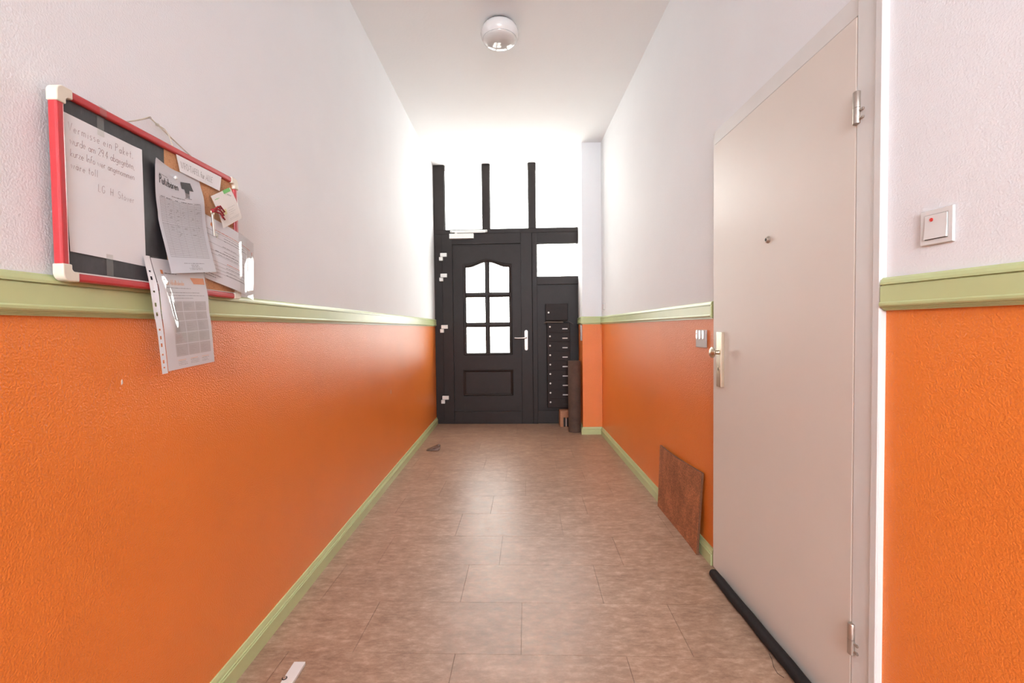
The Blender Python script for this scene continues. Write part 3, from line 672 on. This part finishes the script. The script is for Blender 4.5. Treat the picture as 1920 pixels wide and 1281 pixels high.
def greek(sh, mb, x0, x1, y, h, wd, dy=0., off=.0004):
    """a line of print too small to read: word-long dashes"""
    x = x0
    while x < x1-.0015:
        l = min(random.uniform(.0025, .0095)*h, x1-x); sh.line(mb, [(x, y+dy*(x-x0)), (x+l, y+dy*(x+l-x0))], wd*random.uniform(.5, .75), off); x += l+.0011*h
def pin(parent, p, mat='plastic'):
    m_ = MB(); m_.lathe([(.0015, -.004), (.0015, .003), (.0045, .0035), (.0048, .006), (.003, .0085), (0, .009)], p, (1, 0, 0), 16); m_.build('drawing_pin', mat, parent, smooth=True)

# 1) handwritten note taped on the chalkboard
t = thing('handwritten_note', 'large white sheet with brown handwriting taped on the chalkboard half', 'note', (BX, 1.03, 1.45))
A = [Vector(p) for p in ((-.9035, .927, 1.598), (-.9035, 1.124, 1.596), (-.9035, .935, 1.317), (-.9035, 1.129, 1.312))]
def f1(s_, v):
    p = (A[0].lerp(A[1], s_)).lerp(A[2].lerp(A[3], s_), v); p.x += .0012*math.sin(s_*5)*v + .0025*max(0, s_-.9)/.1*(1-v); return p
S1 = Sheet(.197, .283, f1); mb = MB(); S1.grid(mb, 0, .197, 0, .283, 16, 20); sheet1 = mb.build('paper_sheet', 'paper', t, smooth=True)
mb = MB()
for txt, x, y, h, g_ in (('Vermisse ein Paket,', .012, .034, .0175, .22), ('wurde am 29.4 abgegeben,', .014, .060, .0165, .07), ('kurze Info wer angenommen', .013, .085, .0155, .08), ('wäre toll', .013, .110, .0155, .2), ('LG  H. Stöver', .072, .139, .016, .2)):
    write(S1, mb, txt, x, y, h, .0008, .10, .02, .86, .05, gap=g_)
mb.build('handwriting', 'ink_hand', sheet1)
for y, zs in ((1.014, [(-.9022, 1.583), (-.9022, 1.6255), (-.8950, 1.6263), (-.8950, 1.6445), (-.9000, 1.6465)]), (1.025, [(-.9022, 1.325), (-.9022, 1.2765)])):
    mb = MB(); mb.rings([[(x, yy, z) for x, z in zs] for yy in (y-.0085, y+.0085)], False, False); mb.build('tape_strip', 'tape', t)

# 2) list with the bear-named heading, pinned in the middle
t = thing('list_sheet', 'curling grey printed list with a long table, pinned at board centre', 'sheet', (-.89, 1.25, 1.45))
l2 = smooth_edge([0, .055, .30, .46, .55, .80, 1.], [(-.893, 1.1581, 1.5902), (-.896, 1.158, 1.5742), (-.9, 1.1611, 1.504), (-.901, 1.1675, 1.4581), (-.9, 1.1691, 1.4308), (-.891, 1.1764, 1.3648), (-.88, 1.1795, 1.301)])
r2_ = smooth_edge([0, .11, .235, .365, .55, .79, 1.], [(-.9020, 1.3237, 1.6063), (-.9015, 1.3305, 1.5759), (-.899, 1.3410, 1.5408), (-.899, 1.3445, 1.505), (-.897, 1.3455, 1.4525), (-.89, 1.3525, 1.3877), (-.882, 1.3622, 1.3275)])
def f2(s_, v):
    p = l2(v).lerp(r2_(v), s_); p.z -= .016*math.sin(PI*max(0, min(1, s_)))*(1-v)**2; p.x += .0035*math.sin(PI*s_)*v - .0015*(1-v)*math.sin(PI*s_); return p
S2 = Sheet(.185, .285, f2); mb = MB(); S2.grid(mb, 0, .185, 0, .285, 20, 30); sh2 = mb.build('paper_sheet', 'paper_grey', t, smooth=True)
mb = MB(); write(S2, mb, 'Putzbären', .014, .057, .0195, .0028, 0, 0, .78, gap=.13); mb.build('heading_text', 'ink', sh2); mb = MB()
# heading picture: dark block with a stem standing on a foot
def poly(sh, mb, pts, off=.0005):
    mb.add([sh.p(x, y, off) for x, y in pts], [tuple(range(len(pts)))])
qx, qy = -.012, -.020
poly(S2, mb, [(x+qx, y+qy) for x, y in ((.110, .050), (.152, .049), (.158, .072), (.145, .071))]); poly(S2, mb, [(x+qx, y+qy) for x, y in ((.110, .050), (.145, .071), (.110, .069))]); poly(S2, mb, [(x+qx, y+qy) for x, y in ((.120, .066), (.142, .068), (.138, .080), (.122, .079))])
for k in range(4): S2.line(mb, [(.123+qx, .081+.003*k+qy), (.136+qx, .0815+.003*k+qy)], .0016)
S2.line(mb, [(.117+qx, .0935+qy), (.145+qx, .0945+qy)], .0012); S2.line(mb, [(.122+qx, .079+qy), (.122+qx, .093+qy)], .001); S2.line(mb, [(.138+qx, .080+qy), (.136+qx, .093+qy)], .001)
mb.build('printed_picture', 'ink', sh2); mb = MB(); greek(S2, mb, .014, .045, .035, 1, .003); greek(S2, mb, .055, .105, .079, 1.0, .0034)
for x0, x1 in ((.016, .030), (.035, .055), (.066, .078), (.088, .110), (.114, .136), (.142, .165)): greek(S2, mb, x0, x1, .0885, 1, .0026)
for y, x0, x1 in ((.2575, .052, .135), (.2615, .078, .108), (.2655, .078, .110), (.2695, .068, .122), (.2735, .069, .122)): greek(S2, mb, x0, x1, y, 1.6, .0016)
tag(mb.build('small_print', 'ink_small', sh2), kind='stuff')
mb = MB()
for k in range(41): S2.line(mb, [(.012, .092+.0038*k), (.168, .092+.0038*k)], .0007, step=.03)
for x in (.012, .029, .058, .082, .112, .140, .168): S2.line(mb, [(x, .085), (x, .244)], .0004, step=.03)
for k in range(60): 
    x = random.choice((.036, .062, .088, .118, .144))+random.uniform(0, .008); y = .0945+.0038*random.randrange(2, 26); S2.line(mb, [(x, y), (x+random.uniform(.003, .010), y-.0005)], .0008)
tag(mb.build('table_lines', 'ink_grey', sh2), kind='stuff')
pin(t, (-.899, 1.2245, 1.5610))

# 3) title strip
t = thing('title_strip', 'white paper strip reading INFO-TAFEL für ALLE under the top frame edge', 'sign', (-.9, 1.33, 1.6))
A3 = [Vector(p) for p in ((-.8995, 1.236, 1.628), (-.8975, 1.424, 1.628), (-.8985, 1.247, 1.585), (-.8965, 1.412, 1.582))]
def f3(s_, v): return (A3[0].lerp(A3[1], s_)).lerp(A3[2].lerp(A3[3], s_), v)
S3 = Sheet(.186, .044, f3); mb = MB(); S3.grid(mb, 0, .186, 0, .044, 10, 3); sh3 = mb.build('paper_strip', 'paper', t)
mb = MB(); write(S3, mb, 'INFO-TAFEL für ALLE', .011, .031, .0165, .0011, 0, 0, .80, 0, True, .10); mb.build('title_text', 'ink_grey', sh3)

# 4) landscape sheet in a clear sleeve, right
t = thing('contact_sheet', 'landscape printed sheet in a shiny clear sleeve sticking out past the board', 'sheet', (-.89, 1.45, 1.4))
A4 = [Vector(p) for p in ((-.9025, 1.315, 1.5135), (-.9025, 1.312, 1.312))]
top4 = smooth_edge([0, .18, .56, 1.], [(-.9025, 1.290, 1.5115), (-.9020, 1.350, 1.4994), (-.885, 1.4690, 1.4738), (-.905, 1.6020, 1.4560)])
bot4 = smooth_edge([0, .18, .56, 1.], [(-.9025, 1.288, 1.3165), (-.9020, 1.3465, 1.3023), (-.885, 1.4717, 1.2752), (-.905, 1.5930, 1.2580)])
def f4(s_, v): return top4(s_).lerp(bot4(s_), v)
S4 = Sheet(.30, .205, f4); mb = MB(); S4.grid(mb, 0, .236, .003, .200, 20, 10); sh4 = mb.build('paper_sheet', 'paper', t, smooth=True)
mb = MB(); S4.grid(mb, 0, .30, 0, .205, 36, 16, .0009); mb.build('clear_sleeve', 'film', t, smooth=True)
mb = MB(); mr_ = MB(); mg = MB()
for y in (.046, .062, .085, .106, .117, .138, .150, .161, .171): S4.line(mg, [(.055, y-.004), (.236, y-.004)], .0008)
greek(S4, mr_, .085, .262, .036, 1.5, .0026); greek(S4, mr_, .128, .20, .129, 1.3, .0028)
for y, x0, x1 in ((.050, .12, .215), (.058, .12, .215), (.078, .115, .165), (.092, .118, .165), (.100, .09, .175), (.109, .10, .175), (.142, .125, .195), (.154, .125, .165), (.165, .125, .205), (.178, .03, .11), (.186, .03, .09)):
    greek(S4, mb, x0, x1, y, 1.6, .0025)
S4.grid(mr_, .272, .279, .038, .050, 2, 2, .0005)
tag(mb.build('small_print', 'ink_small', sh4), kind='stuff'); tag(mg.build('ruled_lines', 'ink_grey', sh4), kind='stuff'); tag(mr_.build('red_print', 'ink_red', sh4), kind='stuff')
mb = MB(); poly(S4, mb, [(.088, .014), (.088, .036), (.074, .028), (.076, .020)]); mb.build('picture', 'ink_orange', sh4)

# 5) hanging sleeve with the schedule
t = thing('schedule_sheet', 'printed schedule grid in a clear punched sleeve hanging below the board', 'sheet', (-.885, 1.25, 1.2))
l5 = smooth_edge([0, .25, .465, .65, 1.], [(-.8995, 1.1143, 1.338), (-.893, 1.1225, 1.2645), (-.890, 1.1285, 1.2012), (-.888, 1.1366, 1.1461), (-.884, 1.1428, 1.0433)])
r5 = smooth_edge([0, .18, .32, .485, .62, 1.], [(-.8995, 1.3310, 1.3474), (-.893, 1.3328, 1.296), (-.890, 1.3391, 1.2556), (-.888, 1.3396, 1.2075), (-.887, 1.3456, 1.1683), (-.884, 1.3507, 1.0573)])
def f5(s_, v):
    p = l5(v).lerp(r5(v), s_); p.x += .0088*math.exp(-((s_-.11-.20*v)/.105)**2)*math.exp(-((v-.42)/.26)**4); return p
S5 = Sheet(.218, .300, f5)
mb = MB(); S5.grid(mb, .0225, .212, .006, .293, 30, 30); sh5 = mb.build('paper_sheet', 'paper', t, smooth=True)
mb = MB(); S5.grid(mb, .0185, .218, 0, .300, 60, 40, .0009); mb.build('clear_sleeve', 'film', t, smooth=True)
# punched strip: real holes left out of the grid
mb = MB(); hy = [(.042, .004), (.057, .008), (.089, .004), (.122, .010), (.147, .010), (.188, .004), (.208, .009), (.226, .008), (.247, .004), (.263, .008), (.278, .004)]
cuts = sorted([c-h/2 for c, h in hy]+[c+h/2 for c, h in hy]); ys = [0]+cuts+[.300]
for k in range(len(ys)-1):
    if k % 2 == 0: S5.grid(mb, 0, .020, ys[k], ys[k+1], 2, max(1, int((ys[k+1]-ys[k])/.012)), .0003)
    else: S5.grid(mb, 0, .0065, ys[k], ys[k+1], 1, 1, .0003); S5.grid(mb, .0115, .020, ys[k], ys[k+1], 1, 1, .0003)
mb.build('punched_strip', 'paper', t)
mb = MB(); mo = MB(); mp_ = MB(); mc = MB(); mg = MB()
S5.grid(mo, .043, .052, .036, .045, 1, 1, .0005); mo.build('orange_logo', 'ink_orange', sh5); mo = MB(); greek(S5, mg, .057, .10, .0425, 1.4, .0026)
write(S5, mp_, 'Unser Abfallkalender', .046, .070, .0125, .0016, 0, 0, .66, gap=.1); mp_.build('peach_heading', 'ink_peach', sh5); mp_ = MB()
poly(S5, mo, [(.150, .048), (.206, .046), (.206, .064), (.160, .064)])
for y, x0, x1 in ((.078, .05, .145), (.090, .055, .178), (.0975, .055, .195), (.105, .055, .15)): greek(S5, mg, x0, x1, y, 1.5, .0018)
for c in range(3):
    for r_ in range(5):
        x0 = .058+.0478*c; y0 = .1135+.0292*r_; mc = MB(); S5.grid(mc, x0, x0+.0455, y0, y0+.0270, 3, 2, .0004); mc.build('table_cell', 'cell', sh5)
        for q in range(7): greek(S5, mg, x0+.004, x0+random.uniform(.018, .036), y0+.0065+.0026*q, .8, .0006, off=.0006)
for c in range(3):
    S5.line(mp_, [(.062+.048*c, .2665), (.092+.048*c, .2665)], .0014)
    for q in range(3): greek(S5, mg, .062+.048*c, .082+.048*c+random.uniform(0, .018), .2705+.0045*q, 1.2, .0015)
tag(mg.build('small_print', 'ink_grey', sh5), kind='stuff'); mo.build('orange_banner', 'ink_orange', sh5); tag(mp_.build('footer_lines', 'ink_peach', sh5), kind='stuff')

# 6) tilted card and key on a red cord
t = thing('picture_card', 'tilted cream card with green corner stripe pinned at board right edge', 'card', (-.89, 1.43, 1.54))
A6 = [Vector(p) for p in ((-.895, 1.3663, 1.5529), (-.891, 1.4555, 1.6060), (-.884, 1.4044, 1.4657), (-.880, 1.4974, 1.5201))]
def f6(s_, v):
    p = (A6[0].lerp(A6[1], s_)).lerp(A6[2].lerp(A6[3], s_), v); p.x += .003*math.sin(PI*v); return p
S6 = Sheet(.105, .148*.68, f6); mb = MB(); S6.grid(mb, 0, .105, 0, .1006, 8, 8); sh6 = mb.build('card_sheet', 'paper_cream', t, smooth=True)
mb = MB(); S6.grid(mb, .062, .099, -.001, .010, 3, 1, .0004); mb.build('green_stripe', 'ink_green', sh6)
mb = MB(); greek(S6, mb, .01, .032, .014, 1, .003); tag(mb.build('green_print', 'ink_green', sh6), kind='stuff')
mb = MB(); S6.grid(mb, .012, .040, .050, .066, 2, 2, .0003); mb.build('yellow_field', 'ink_yellow', sh6)
mb = MB()
for y, x0, x1 in ((.052, .05, .088), (.060, .05, .078), (.066, .05, .084), (.072, .05, .07), (.084, .045, .095), (.088, .045, .092)): greek(S6, mb, x0, x1, y, 1, .0009)
for k in range(5): S6.line(mb, [(.074+.003*k, .016+.002*k), (.080+.003*k, .014+.002*k)], .0012)
tag(mb.build('small_print', 'ink_grey', sh6), kind='stuff')
t = thing('hanging_key', 'metal key hanging from a dark red cord on the cork half', 'key', (-.885, 1.36, 1.5))
mb = MB(); mb.tube([(-.886, 1.357, 1.500), (-.886, 1.3645, 1.434)], .0032, 10); mb.box(-.8870, -.8850, 1.3645, 1.3800, 1.436, 1.4435); mb.box(-.8870, -.8850, 1.3740, 1.3800, 1.431, 1.438)
mb.build('key_shaft', 'nickel', t, smooth=True)
mb = MB(); mb.lathe([(.003, -.0015), (.0085, -.0015), (.0085, .0015), (.003, .0015)], (-.887, 1.3595, 1.503), (1, .2, 0), 18, caps=False); mb.build('key_bow', 'champagne', t)
mb = MB()
o_ = Vector((-.884, 1.358, 1.508))
for dy, dz, rz in ((.050, .008, .016), (.046, -.004, .012), (.050, -.016, .006), (.030, .012, .010)):
    e_ = o_+Vector((.004, dy, dz)); mid = o_.lerp(e_, .5)+Vector((.004, 0, rz)); lo_ = o_.lerp(e_, .6)+Vector((.006, 0, -.003))
    mb.tube([o_, o_.lerp(mid, .6), mid, e_, lo_], .0024, 8)
mb.lathe([(.001, -.006), (.006, -.003), (.006, .003), (.001, .006)], o_, (0, 1, .4), 10)
mb.build('red_cord', 'cord', t, smooth=True)

# two small chips in the orange paint of the left wall
for y, z, q in ((1.083, 1.031, .007), (3.4645, .6744, .018)):
    mb = MB(); mb.prism([(y-q*.3, z-q*.9), (y+q*.25, z-q*.5), (y+q*.2, z+q*.8), (y-q*.05, z+q), (y-q*.3, z+q*.2)], XL, XL+.0008, 0); mb.build('paint_chip', 'paper_cream', bpy.data.objects['wall_left'])
